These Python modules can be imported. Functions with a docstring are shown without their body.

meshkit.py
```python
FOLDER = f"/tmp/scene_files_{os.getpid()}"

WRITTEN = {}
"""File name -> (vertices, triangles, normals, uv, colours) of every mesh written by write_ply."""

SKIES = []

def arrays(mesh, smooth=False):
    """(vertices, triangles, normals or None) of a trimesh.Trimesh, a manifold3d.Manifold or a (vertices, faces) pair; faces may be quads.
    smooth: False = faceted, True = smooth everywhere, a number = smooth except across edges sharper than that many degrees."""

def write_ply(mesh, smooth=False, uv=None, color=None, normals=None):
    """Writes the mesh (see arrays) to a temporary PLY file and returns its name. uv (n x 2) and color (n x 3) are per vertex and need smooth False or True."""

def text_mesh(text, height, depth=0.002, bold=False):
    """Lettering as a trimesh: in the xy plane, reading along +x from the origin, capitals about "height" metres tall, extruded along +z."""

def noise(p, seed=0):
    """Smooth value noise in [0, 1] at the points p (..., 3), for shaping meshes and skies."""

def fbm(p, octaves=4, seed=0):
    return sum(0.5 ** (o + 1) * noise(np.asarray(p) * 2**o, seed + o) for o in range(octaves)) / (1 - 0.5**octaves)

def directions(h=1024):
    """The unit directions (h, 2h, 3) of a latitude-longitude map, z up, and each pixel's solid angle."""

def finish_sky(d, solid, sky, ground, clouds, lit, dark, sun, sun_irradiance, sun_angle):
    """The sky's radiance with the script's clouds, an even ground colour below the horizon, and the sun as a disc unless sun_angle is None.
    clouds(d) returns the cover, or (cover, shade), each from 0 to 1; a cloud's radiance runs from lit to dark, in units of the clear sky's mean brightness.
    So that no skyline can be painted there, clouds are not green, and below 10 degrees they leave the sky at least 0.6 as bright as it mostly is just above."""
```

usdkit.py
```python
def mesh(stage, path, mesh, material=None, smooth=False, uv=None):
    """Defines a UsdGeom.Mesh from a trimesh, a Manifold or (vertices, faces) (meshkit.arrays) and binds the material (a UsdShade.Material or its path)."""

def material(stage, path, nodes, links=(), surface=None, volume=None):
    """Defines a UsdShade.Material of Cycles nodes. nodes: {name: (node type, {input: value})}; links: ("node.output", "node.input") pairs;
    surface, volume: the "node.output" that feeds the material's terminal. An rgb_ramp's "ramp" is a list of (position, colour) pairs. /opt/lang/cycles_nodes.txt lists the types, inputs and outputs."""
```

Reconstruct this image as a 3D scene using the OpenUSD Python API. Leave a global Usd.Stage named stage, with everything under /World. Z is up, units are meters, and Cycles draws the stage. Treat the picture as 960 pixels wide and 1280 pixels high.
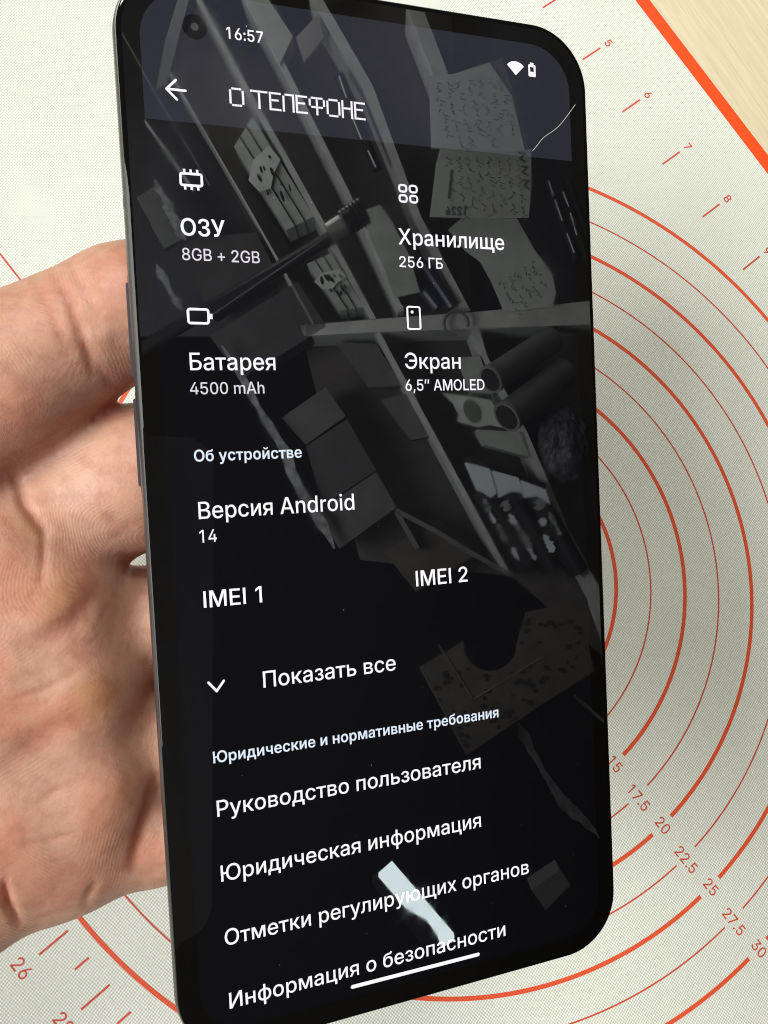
import glob, math, random
import numpy as np, trimesh, usdkit, meshkit
from pxr import Usd, UsdGeom, UsdLux, UsdShade, Gf, Sdf
from shapely import affinity, box, union_all
from shapely.geometry import Polygon, LineString, Point
from PIL import Image, ImageDraw, ImageFont

stage = Usd.Stage.CreateInMemory()
UsdGeom.SetStageUpAxis(stage, 'Z'); UsdGeom.SetStageMetersPerUnit(stage, 1.0)
UsdGeom.Xform.Define(stage, '/World'); UsdGeom.Scope.Define(stage, '/World/Looks')

# ---------------------------------------------------------------- camera
FPX = 893.12                                   # focal length in pixels of the 960 x 1280 photograph
MAT_R = np.array([[0.98766362, 0.01104088, -0.15620072], [0.01104088, 0.99011858, 0.13979737], [0.15620072, -0.13979737, 0.9777822]])
MAT_T = np.array([28.65624752, 22.40404867, 232.66116915])
FLIP = np.array([1, -1, -1])
def cam2w(q):                                  # millimetres in front of the lens (x right, y down, z away) -> metres on the table
    return ((np.atleast_2d(q) - MAT_T) @ MAT_R) * FLIP / 1000.0
def dir2w(d): return (np.asarray(d, float) @ MAT_R) * FLIP
cam = UsdGeom.Camera.Define(stage, '/World/camera')
cam.CreateFocalLengthAttr(24.0); cam.CreateHorizontalApertureAttr(24.0 * 960 / FPX); cam.CreateVerticalApertureAttr(24.0 * 1280 / FPX)
cam.CreateClippingRangeAttr((0.01, 50.0))
ax = [dir2w(v) for v in ((1, 0, 0), (0, -1, 0), (0, 0, -1))]; o = cam2w((0, 0, 0))[0]
cam.AddTransformOp().Set(Gf.Matrix4d(*[*map(float, ax[0]), 0, *map(float, ax[1]), 0, *map(float, ax[2]), 0, *map(float, o), 1]))
CAM = o
cam.CreateExposureAttr(0.0)

# ---------------------------------------------------------------- lamps
def rect_light(name, pos, target, w, h, power, color):
    l = UsdLux.RectLight.Define(stage, '/World/' + name)
    l.CreateWidthAttr(w); l.CreateHeightAttr(h); l.CreateIntensityAttr(power); l.CreateColorAttr(Gf.Vec3f(*color)); l.CreateNormalizeAttr(False)
    p = np.array(pos, float); z = p - np.array(target, float); z /= np.linalg.norm(z)
    x = np.cross((0.1, 1, 0.0), z); x /= np.linalg.norm(x); y = np.cross(z, x)
    l.AddTransformOp().Set(Gf.Matrix4d(*[*map(float, x), 0, *map(float, y), 0, *map(float, z), 0, *map(float, p), 1]))
rect_light('ceiling_lamp', (-0.08, 0.92, 1.32), (0.0, 0.02, 0.08), 0.62, 0.42, 18.5, (1.0, 0.985, 0.92))
rect_light('room_lamp', (-0.80, -0.20, 1.35), (-0.05, -0.05, 0.0), 1.1, 1.2, 2.45, (1.0, 0.98, 0.93))

rect_light('shelf_lamp', (-0.55, -0.15, 0.75), (0.65, 0.2, 1.15), 0.5, 0.5, 34.0, (0.98, 0.99, 1.0))

# ---------------------------------------------------------------- helpers
used = {}
def numbered(path):
    n = used.get(path, 0); used[path] = n + 1
    return path if n == 0 else f'{path}_{n:03d}'
def tag(prim, label=None, cat=None, group=None, kind=None):
    for k, v in (('label', label), ('category', cat), ('group', group), ('kind', kind)):
        if v: prim.SetCustomDataByKey(k, v)
    return prim
def obj(name, mesh, mat, parent='/World', smooth=False):
    path = numbered((parent if isinstance(parent, str) else str(parent.GetPath())) + '/' + name)
    return usdkit.mesh(stage, path, mesh, mat, smooth=smooth).GetPrim()
def thing(name, label, cat, group=None, matrix=None):
    x = UsdGeom.Xform.Define(stage, numbered('/World/' + name))
    if matrix is not None: x.AddTransformOp().Set(matrix)
    return tag(x.GetPrim(), label, cat, group)
def mat(name, nodes, links=(), surface='p.BSDF'):
    return usdkit.material(stage, '/World/Looks/' + name, nodes, links, surface=surface)
def plain(name, col, rough=0.6, **kw):
    return mat(name, {'p': ('principled_bsdf', dict(base_color=col, roughness=rough, **kw))})
cat_mesh = trimesh.util.concatenate
def extr(poly, h, z=0.0):
    polys = [g for g in getattr(poly, 'geoms', [poly]) if g.area > 1e-14]
    ms = [trimesh.creation.extrude_polygon(g, h, engine='earcut') for g in polys]
    m = cat_mesh(ms); m.apply_translation((0, 0, z)); return m
FONT = glob.glob('/opt/blender-*/*/datafiles/fonts/Inter.woff2')[0]
def text_poly(text, cap, weight=400, width=None):
    """Outline of a line of text: baseline at y = 0, left ink edge at x = 0, capitals cap tall; squeezed to width."""
    S = 160
    font = ImageFont.truetype(FONT, S)
    try: font.set_variation_by_axes([20, weight])
    except Exception: pass
    x0, y0, x1, y1 = font.getbbox(text, anchor='ls')
    im = Image.new('L', (x1 - x0 + 8, y1 - y0 + 8)); ImageDraw.Draw(im).text((4 - x0, 4 - y0), text, 255, font, anchor='ls')
    ink = np.array(im) > 127; bl = 4 - y0
    for i, ch in enumerate(text):
        if ch == '1':                                # a plain stroke without a foot
            a, b = int(4 - x0 + font.getlength(text[:i])), int(4 - x0 + font.getlength(text[:i + 1])); row = np.nonzero(ink[bl - 40, a:b])[0]
            if len(row): foot = ink[bl - 24:bl + 1, a:b]; foot[:, :row[0]] = False; foot[:, row[-1] + 1:] = False
    on = np.pad(ink, ((0, 0), (1, 1))).astype(np.int8)
    r, s = np.nonzero(np.diff(on, axis=1) == 1); e = np.nonzero(np.diff(on, axis=1) == -1)[1]
    shp = union_all(box(s, -r - 1, e, -r)).buffer(0.7).buffer(-0.7).simplify(0.6)
    hb = font.getbbox('H', anchor='ls'); k = cap / (hb[3] - hb[1])
    shp = affinity.affine_transform(shp, [k, 0, 0, k, 0, (4 - y0) * k])
    b = shp.bounds; kx = 1.0 if width is None else width / (b[2] - b[0])
    return affinity.affine_transform(shp, [kx, 0, 0, 1, -b[0] * kx, 0])

# ---------------------------------------------------------------- materials of the table and the mat
U = np.array([0.617, 0.787]); U /= np.linalg.norm(U); N = np.array([U[1], -U[0]])      # along / across the mat (x right, y down)
def weave_nodes(base, dark, fac=1.0):
    a = 0.10
    k = 2 * math.pi / 0.00098
    return ({'g': ('geometry', {}),
      'm1': ('vector_math', {'math_type': 'dot_product', 'vector2': (k * math.cos(a), k * math.sin(a), 0)}),
      'm2': ('vector_math', {'math_type': 'dot_product', 'vector2': (-k * math.sin(a) * 0.9, k * math.cos(a) * 0.9, 0)}),
      's1': ('math', {'math_type': 'sine'}), 's2': ('math', {'math_type': 'sine'}),
      'mu': ('math', {'math_type': 'multiply'}),
      'mr': ('map_range', {'from_min': -0.35, 'from_max': 0.5, 'to_min': 0.0, 'to_max': fac, 'clamp': True}),
      'nz': ('noise_texture', {'scale': 26.0, 'detail': 4.0}),
      'n2': ('noise_texture', {'scale': 900.0, 'detail': 2.0}),
      'r': ('rgb_ramp', {'ramp': [(0.3, (0.93, 0.93, 0.92)), (0.7, (1, 1, 1))]}),
      'r2': ('rgb_ramp', {'ramp': [(0.25, (0.90, 0.90, 0.90)), (0.75, (1, 1, 1))]}),
      'mx': ('mix_color', {'a': dark, 'b': base}),
      'my': ('mix_color', {'blend_type': 'multiply', 'fac': 1.0}), 'mz': ('mix_color', {'blend_type': 'multiply', 'fac': 1.0}),
      'b': ('bump', {'strength': 0.5, 'distance': 0.00012}),
      'p': ('principled_bsdf', {'roughness': 0.55, 'ior': 1.42})},
     [('g.position', 'm1.vector1'), ('g.position', 'm2.vector1'), ('m1.value', 's1.value1'), ('m2.value', 's2.value1'),
      ('s1.value', 'mu.value1'), ('s2.value', 'mu.value2'), ('mu.value', 'mr.value'), ('mr.result', 'mx.fac'),
      ('g.position', 'nz.vector'), ('nz.fac', 'r.fac'), ('g.position', 'n2.vector'), ('n2.fac', 'r2.fac'),
      ('mx.result', 'my.a'), ('r.color', 'my.b'), ('my.result', 'mz.a'), ('r2.color', 'mz.b'), ('mz.result', 'p.base_color'),
      ('mr.result', 'b.height'), ('b.normal', 'p.normal')])
M_mat = mat('silicone_weave', *weave_nodes((0.83, 0.83, 0.745), (0.49, 0.515, 0.44)))
M_red = mat('red_print', *weave_nodes((0.80, 0.100, 0.030), (0.60, 0.066, 0.022)))
M_thin = mat('thin_red_print', *weave_nodes((0.64, 0.075, 0.036), (0.48, 0.052, 0.026)))
M_orange = mat('orange_border', *weave_nodes((0.88, 0.068, 0.002), (0.80, 0.058, 0.002)))
M_side = plain('silicone_edge', (0.72, 0.70, 0.62), 0.5)
M_wood = mat('beech_laminate', {'g': ('geometry', {}), 'mp': ('mapping', {'rotation': (0, 0, 0.99), 'scale': (1, 1, 1)}),
    'mq': ('mapping', {'scale': (18, 340, 1)}), 'mq2': ('mapping', {'scale': (60, 1500, 1)}),
    'n': ('noise_texture', {'scale': 1.0, 'detail': 5.0, 'distortion': 0.6}), 'n2': ('noise_texture', {'scale': 1.0, 'detail': 3.0}),
    'r': ('rgb_ramp', {'ramp': [(0.25, (0.55, 0.475, 0.31)), (0.5, (0.595, 0.52, 0.345)), (0.75, (0.625, 0.555, 0.38))]}),
    'r2': ('rgb_ramp', {'ramp': [(0.3, (0.86, 0.84, 0.80)), (0.6, (1, 1, 1))]}), 'mx': ('mix_color', {'blend_type': 'multiply', 'fac': 0.8}),
    'p': ('principled_bsdf', {'roughness': 0.45})},
    [('g.position', 'mp.vector'), ('mp.vector', 'mq.vector'), ('mp.vector', 'mq2.vector'), ('mq.vector', 'n.vector'), ('mq2.vector', 'n2.vector'), ('n.fac', 'r.fac'), ('n2.fac', 'r2.fac'),
     ('r.color', 'mx.a'), ('r2.color', 'mx.b'), ('mx.result', 'p.base_color')])

# ---------------------------------------------------------------- table and baking mat
tb = trimesh.creation.box((1.6, 1.2, 0.03)); tb.apply_translation((0, 0, -0.0158))
tag(obj('table_top', tb, M_wood), 'light beech laminate table top under the silicone mat', 'table', kind='structure')
def mm(poly):                                    # x right, y down, millimetres -> metres, y up
    return affinity.affine_transform(poly, [0.001, 0, 0, -0.001, 0, 0])
def un(u, n): return U * u + N * n
EDGE_U, EDGE_N0, EDGE_N1 = 262.0, -197.4, 197.4
SK = -0.030                                       # the rubber sheet lies a little out of square
sheet = Polygon([un(-EDGE_U, EDGE_N0), un(EDGE_U, EDGE_N0), un(EDGE_U, EDGE_N1 - 2.5 + SK * EDGE_U), un(-EDGE_U, EDGE_N1 - 2.5 - SK * EDGE_U)])
rug = thing('baking_mat', 'white woven silicone baking mat with red measuring circles and orange border', 'mat')
obj('mat_sheet', extr(mm(sheet.buffer(6).buffer(-6)), 0.0008, -0.0008), M_mat, rug)
obj('orange_border', extr(mm(sheet.buffer(-0.15).difference(sheet.buffer(-5.5))), 0.00003, 0.00001), M_orange, rug)
def ring(rad, w, gap=4.3, phi0=52.3):
    g = math.degrees(gap / rad)
    a = np.radians(np.linspace(phi0 + g, phi0 + 360 - g, 260))
    return LineString(np.c_[np.cos(a), np.sin(a)] * rad).buffer(w / 2, cap_style='flat')
for d in (30, 27.5, 25, 22.5, 20, 17.5, 15, 12.5, 10, 7.5, 5):
    thick = d % 5 == 0
    obj('measuring_circle', extr(mm(ring(d * 5, 1.35 if thick else 0.5)), 0.00003, 0.00002), M_red if thick else M_thin, rug)
def label_at(text, c, cap, weight=470):                      # reads along U, its top towards N
    s = text_poly(text, cap, weight); s = affinity.scale(s, 0.94, 1, origin=(0, 0)); b = s.bounds; s = affinity.translate(s, -(b[0] + b[2]) / 2, -cap / 2)
    s = affinity.affine_transform(s, [U[0], N[0], U[1], N[1], c[0], c[1]])
    return s
for d in (30, 27.5, 25, 22.5, 20, 17.5, 15, 12.5, 10):
    a = math.radians(52.4 - (0.25 if d == int(d) else -0.2))
    obj('circle_number', extr(mm(label_at(f'{d:g}', np.array([math.cos(a), math.sin(a)]) * (d * 5 + (0.2 if d == int(d) else 0.8)), 3.4)), 0.00003, 0.00002), M_thin, rug)
def tick(u, n0, n1, w): return LineString([un(u, n0), un(u, n1)]).buffer(w / 2, cap_style='flat')
for k in range(3, 12):
    u = -122.9 + (k - 5) * 24.7
    obj('inch_tick', extr(mm(tick(u, 157.8 - (k - 5) * .65, 167.2 - (k - 5) * .65, 0.65)), 0.00003, 0.00002), M_thin, rug)
    obj('inch_number', extr(mm(label_at(str(k), un(u + 0.2, 171.5 - (k - 5) * .65), 3.3, 600)), 0.00003, 0.00002), M_thin, rug)
for k in range(22, 33):
    u = 2.6 + (k - 26) * 9.55
    obj('centimetre_tick', extr(mm(tick(u, -163.6 if k % 2 == 0 else -158.8, -154.3, 0.65)), 0.00003, 0.00002), M_thin, rug)
    if k % 2 == 0: obj('centimetre_number', extr(mm(label_at(str(k), un(u - 0.3, -169.0), 3.7)), 0.00003, 0.00002), M_thin, rug)
obj('guide_line', extr(mm(LineString([un(-235, -54.4), un(-152, -54.4)]).buffer(0.28)), 0.00003, 0.00002), M_thin, rug)

# ---------------------------------------------------------------- phone
PH_R = np.array([[0.95159963, 0.04925584, -0.30336776], [-0.06042867, 0.99779234, -0.02754677], [0.30134119, 0.04454561, 0.95247529]])
PH_T = np.array([1.94768261, 0.26633804, 112.9441299])
def ph2w(p):                                     # phone millimetres (x right, y down, z away from the viewer) -> world metres
    return cam2w(np.atleast_2d(p) @ PH_R.T + PH_T)
ex, ey, eh = dir2w(PH_R[:, 0]), dir2w(-PH_R[:, 1]), dir2w(-PH_R[:, 2]); po = ph2w((0, 0, 0))[0]
PHM = Gf.Matrix4d(*[*map(float, ex), 0, *map(float, ey), 0, *map(float, eh), 0, *map(float, po), 1])
def rrect(x0, y0, x1, y1, r, q=16): return box(x0 + r, y0 + r, x1 - r, y1 - r).buffer(r, quad_segs=q)
def loft(sections):
    """sections: (inset, height) of one rounded rectangle -> closed solid, millimetres to metres."""
    rings = []
    for ins, h in sections:
        c = np.array(rrect(-37.9 + ins, -79.6 + ins, 37.9 - ins, 79.6 - ins, 10.2 - ins, 24).exterior.coords)[:-1]
        rings.append(np.c_[c, np.full(len(c), h)])
    n = len(rings[0]); v = np.vstack(rings + [[[0, 0, sections[0][1]], [0, 0, sections[-1][1]]]]) / 1000
    f = []
    for i in range(len(rings) - 1):
        a = np.arange(n) + i * n; b = np.roll(np.arange(n), -1) + i * n
        f += [np.c_[a, b, b + n], np.c_[a, b + n, a + n]]
    a, b = np.arange(n), np.roll(np.arange(n), -1); L = (len(rings) - 1) * n
    f += [np.c_[b, a, np.full(n, len(v) - 2)], np.c_[a + L, b + L, np.full(n, len(v) - 1)]]
    m = trimesh.Trimesh(v, np.vstack(f), process=False); m.fix_normals(); return m
REFL = 1.85
M_rail = mat('grey_aluminium', {'n': ('noise_texture', {'scale': 1500.0, 'detail': 2.0}), 'mr': ('map_range', {'to_min': 0.26, 'to_max': 0.38}), 'g': ('geometry', {}),
    'p': ('principled_bsdf', {'base_color': (0.13, 0.148, 0.152), 'metallic': 0.9})}, [('g.position', 'n.vector'), ('n.fac', 'mr.value'), ('mr.result', 'p.roughness')])
M_band = plain('antenna_band', (0.05, 0.055, 0.06), 0.5)
M_back = plain('black_back_glass', (0.012, 0.012, 0.014), 0.12)
def glass_mat(name, col, emit=(0, 0, 0), s=0.0):
    return mat(name, {'g': ('geometry', {}), 'n': ('noise_texture', {'scale': 55.0, 'detail': 5.0, 'roughness': 0.65, 'distortion': 1.5}), 'mr': ('map_range', {'from_min': 0.45, 'from_max': 0.75, 'to_min': 0.006, 'to_max': 0.05, 'clamp': True}),
        'p': ('principled_bsdf', {'base_color': col, 'ior': REFL, 'emission_color': emit, 'emission_strength': s})}, [('g.position', 'n.vector'), ('n.fac', 'mr.value'), ('mr.result', 'p.roughness')])
M_bezel = glass_mat('bezel_glass', (0.0035, 0.0033, 0.003))
M_disp = glass_mat('display_glass', (0.003, 0.003, 0.0035), (0.0011, 0.0011, 0.0014), 1.0)
M_head = glass_mat('header_glow', (0.003, 0.003, 0.0035), (0.0200, 0.0208, 0.0290), 1.0)
M_txt = glass_mat('white_text', (0.02, 0.02, 0.02), (1.0, 0.95, 1.05), 1.0)
M_txt2 = glass_mat('grey_text', (0.02, 0.02, 0.02), (0.70, 0.66, 0.74), 1.0)
M_sec = glass_mat('pale_blue_text', (0.02, 0.02, 0.02), (0.72, 0.80, 0.95), 1.0)
M_punch = glass_mat('camera_hole', (0.004, 0.004, 0.005))
M_lens = plain('camera_lens', (0.02, 0.022, 0.026), 0.08, ior=1.9)
phone = thing('smartphone', 'black smartphone with lit settings page held above the mat', 'phone', matrix=PHM)
rail = obj('frame', loft([(1.6, -8.25), (0.5, -7.6), (0.0, -6.4), (0.0, -1.5), (0.16, -0.62), (0.42, -0.16), (0.8, -0.12)]), M_rail, phone, smooth=35)
obj('back_panel', loft([(2.4, -8.62), (1.75, -8.5), (1.62, -8.2)]), M_back, phone, smooth=35)
obj('front_glass', loft([(0.50, -0.9), (0.44, -0.30), (0.55, -0.10), (0.85, -0.015), (1.3, 0.0)]), M_bezel, phone, smooth=25)
# antenna bands and keys of the left side
def pbox(x0, x1, y0, y1, h0, h1, bev=0.15):
    m = extr(rrect(x0, -y1, x1, -y0, min(bev, (x1 - x0) / 2.2)), h1 - h0, h0); m.apply_scale(0.001); return m
def band(sx):
    prof = Polygon([(-37.92, -6.4), (-37.92, -1.5), (-37.76, -0.6), (-37.42, -0.13), (-37.2, -0.11), (-37.2, -6.4)])
    m = extr(prof, 1.3); v = m.vertices.copy(); m.vertices = np.c_[v[:, 0] * sx, 45.6 + v[:, 2], v[:, 1]] / 1000; m.fix_normals(); return m
for sx in (1, -1): obj('antenna_band', band(sx), M_band, phone)
M_key = plain('dark_key', (0.07, 0.07, 0.085), 0.4, metallic=0.8); M_slot = plain('key_slot', (0.01, 0.01, 0.012), 0.6)
for y0, y1 in ((-35.5, -22.0), (-18.9, -6.2)):
    obj('key_slot', pbox(-37.97, -37.5, y0 - 0.9, y1 + 0.9, -5.6, -2.4, 0.1), M_slot, phone)
    obj('volume_key', pbox(-38.3, -37.6, y0, y1, -5.3, -2.75, 0.3), M_key, phone)
# ---- the lit page
def flat(poly, h): m = extr(affinity.scale(poly, 1, -1, origin=(0, 0)), 0.012, h); m.apply_scale(0.001); return m     # y down
dpoly = rrect(-34.25, -75.9, 34.25, 75.9, 7.2)
disp = obj('display', flat(dpoly, 0.002), M_disp, phone)
def on_disp(name, poly, m, h=0.022, label=None): return tag(obj(name, flat(poly, h), m, disp), label)
hole = Point(-26.7, -71.1).buffer(1.75)
on_disp('header_bar', dpoly.intersection(box(-40, -80, 40, -57.6)).difference(hole), M_head, 0.012)
on_disp('camera_hole', hole.buffer(-0.02), M_punch, 0.013)
on_disp('camera_lens', Point(-26.7, -71.1).buffer(0.55), M_lens, 0.027)
def line(text, x, y, cap, x1, m=M_txt, weight=430, name='text_line'):
    s = text_poly(text, cap, weight + 70, x1 - x)
    return on_disp(name, affinity.affine_transform(s, [1, 0, 0, -1, x, y]), m, label=None)
line('16:57', -22.3, -70.1, 1.65, -17.0, M_txt, 480)
line('ОЗУ', -30.3, -41.7, 2.45, -24.1, M_txt, 520); line('8GB + 2GB', -30.35, -38.2, 1.72, -19.3, M_txt2)
line('Хранилище', 2.55, -42.1, 2.5, 20.9, M_txt, 440); line('256 ГБ', 2.5, -38.6, 1.68, 9.85, M_txt)
line('Батарея', -30.2, -22.55, 2.5, -17.85); line('4500 mAh', -30.4, -19.1, 1.72, -19.7, M_txt2)
line('Экран', 2.65, -22.75, 2.5, 12.2, M_txt); line('6,5″ AMOLED', 2.55, -19.3, 1.75, 16.25, M_txt)
line('Об устройстве', -30.4, -9.4, 1.72, -14.6, M_sec, 560)
line('Версия Android', -30.25, -1.05, 2.5, -6.8); line('14', -30.3, 2.4, 1.85, -27.85, M_txt)
line('\u04c0ME\u04c0 1', -30.3, 11.95, 2.45, -21.8, M_txt, 480); line('\u04c0ME\u04c0 2', 2.75, 11.85, 2.5, 11.75, M_txt, 480)
line('Показать все', -22.35, 24.85, 2.5, -1.35)
line('Юридические и нормативные требования', -30.3, 35.05, 1.75, 16.25, M_sec, 560)
line('Руководство пользователя', -30.2, 43.15, 2.45, 12.6); line('Юридическая информация', -30.2, 53.0, 2.45, 12.2)
line('Отметки регулирующих органов', -30.2, 62.8, 2.45, 20.7); line('Информация о безопасности', -30.1, 72.55, 2.45, 15.8)
GL = {'О': ['.####.', '#....#', '#....#', '#....#', '#....#', '#....#', '#....#', '.####.'],
      'Т': ['#######', '...#...', '...#...', '...#...', '...#...', '...#...', '...#...', '...#...'],
      'Е': ['#####', '#....', '#....', '####.', '#....', '#....', '#....', '#####'],
      'Л': ['.####', '#...#', '#...#', '#...#', '#...#', '#...#', '#...#', '#...#'],
      'Ф': ['.#####.', '#..#..#', '#..#..#', '#..#..#', '.#####.', '...#...', '...#...', '...#...'],
      'Н': ['#...#', '#...#', '#...#', '#####', '#...#', '#...#', '#...#', '#...#'], ' ': ['..'] * 8}
dots, cx, pit, pity = [], -22.4, 0.3635, 0.335
for ch in 'О ТЕЛЕФОНЕ':
    for r, row in enumerate(GL[ch]):
        for c, v in enumerate(row):
            if v == '#': dots.append(rrect(cx + c * pit, -63.25 + r * pity, cx + c * pit + 0.335, -63.25 + r * pity + 0.315, 0.10, 3))
    cx += (len(GL[ch][0]) + (0.45 if ch != ' ' else 0)) * pit
on_disp('dotted_title', union_all(dots), M_txt)
def stroke(pts, w): return LineString(pts).buffer(w / 2, quad_segs=6)
def ln(x0, y0, x1, y1, r, w): return rrect(x0, y0, x1, y1, r).difference(rrect(x0 + w, y0 + w, x1 - w, y1 - w, max(r - w, 0.05)))
on_disp('back_arrow', union_all([stroke([(-31.1, -62), (-28.5, -62)], .34), stroke([(-29.75, -63.35), (-31.1, -62), (-29.75, -60.65)], .34)]), M_txt)
on_disp('memory_icon', union_all([ln(-30.1, -50.6, -26.8, -48.6, .45, .36)] + [box(x - .17, -51.05, x + .17, -50.5) for x in (-29.35, -28.45, -27.55)] + [box(x - .17, -48.7, x + .17, -48.15) for x in (-29.35, -28.45, -27.55)]), M_txt)
on_disp('storage_icon', union_all([ln(x, y, x + 1.5, y + 1.32, .55, .32) for x in (2.9, 4.65) for y in (-51.45, -49.9)]), M_txt)
on_disp('battery_icon', union_all([ln(-30.2, -31.45, -27.0, -29.1, .5, .36), box(-27.05, -30.65, -26.6, -29.9)]), M_txt)
on_disp('phone_icon', union_all([ln(3.3, -32.6, 5.7, -28.85, .42, .30), Point(4.25, -31.65).buffer(.24)]), M_txt)
on_disp('expand_icon', stroke([(-30.3, 23.0), (-29.2, 24.4), (-28.1, 23.0)], .36), M_txt)
a = np.radians(np.linspace(-135, -45, 20))
on_disp('signal_icon', Polygon([(24.3, -70.7)] + [(24.3 + 1.95 * math.cos(t), -70.7 + 1.95 * math.sin(t)) for t in a]).buffer(.12), M_txt)
on_disp('charge_icon', rrect(26.65, -72.6, 28.0, -70.65, .2).union(box(27.0, -72.9, 27.65, -72.5)).difference(box(26.98, -72.2, 27.67, -71.45)), M_txt)
on_disp('gesture_bar', stroke([(-11.1, 74.25), (10.6, 74.5)], .62), M_txt)

# lint and a stray hair lying on the glass
M_hair = plain('pale_fibre', (0.75, 0.74, 0.72), 0.5); M_dust = plain('dust', (0.34, 0.34, 0.33), 0.7)
def to_world(m):
    v = m.vertices * 1000; m = m.copy(); m.vertices = ph2w(v * [1, -1, -1]); m.fix_normals(); return m
def tube(pts, r, n=6):
    pts = np.asarray(pts, float); d = np.gradient(pts, axis=0); d /= np.linalg.norm(d, axis=1)[:, None]
    up = np.where(np.abs(d @ [0, 0, 1])[:, None] > 0.9, [1, 0, 0], [0, 0, 1]); s = np.cross(d, up); s /= np.linalg.norm(s, axis=1)[:, None]; t = np.cross(s, d)
    a = np.arange(n) / n * 2 * math.pi; r = np.broadcast_to(np.asarray(r, float), (len(pts),))
    v = (pts[:, None] + r[:, None, None] * (np.cos(a)[None, :, None] * s[:, None] + np.sin(a)[None, :, None] * t[:, None])).reshape(-1, 3)
    f = []
    for i in range(len(pts) - 1):
        k = np.arange(n); k2 = (k + 1) % n
        f += [np.c_[k + i * n, k2 + i * n, k2 + (i + 1) * n], np.c_[k + i * n, k2 + (i + 1) * n, k + (i + 1) * n]]
    c0, c1 = len(v), len(v) + 1; k = np.arange(n); k2 = (k + 1) % n; L = (len(pts) - 1) * n
    f += [np.c_[k2, k, np.full(n, c0)], np.c_[k + L, k2 + L, np.full(n, c1)]]
    m = trimesh.Trimesh(np.vstack([v, pts[:1], pts[-1:]]), np.vstack(f), process=False); m.fix_normals(); return m
from scipy.interpolate import CubicSpline
hp = np.array([(35.3, -67.0), (32.9, -64.1), (31.1, -62.4), (29.2, -61.1), (28.0, -59.9), (26.8, -58.6)])
hs = CubicSpline(range(len(hp)), hp)(np.linspace(0, len(hp) - 1, 40))
tag(obj('hair', to_world(tube(np.c_[hs[:, 0], -hs[:, 1], np.full(40, 0.09)] / 1000, 0.000026)), M_hair), 'thin pale fibre lying across the upper right corner of the phone glass', 'hair')
rng = random.Random(5); dm = []
for i in range(34):
    x, y = rng.uniform(-33, 33), rng.uniform(-75, 75); r = rng.choice((.03, .035, .04, .05, .07)); m = trimesh.creation.icosphere(subdivisions=0, radius=r)
    m.apply_scale((1, rng.uniform(.7, 1.8), .6)); m.apply_translation((x, y, .06)); dm.append(m)
dm = cat_mesh(dm); dm.apply_scale(0.001)
tag(obj('dust', to_world(dm), M_dust), 'pale specks of dust scattered over the phone glass', 'dust', kind='stuff')

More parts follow.
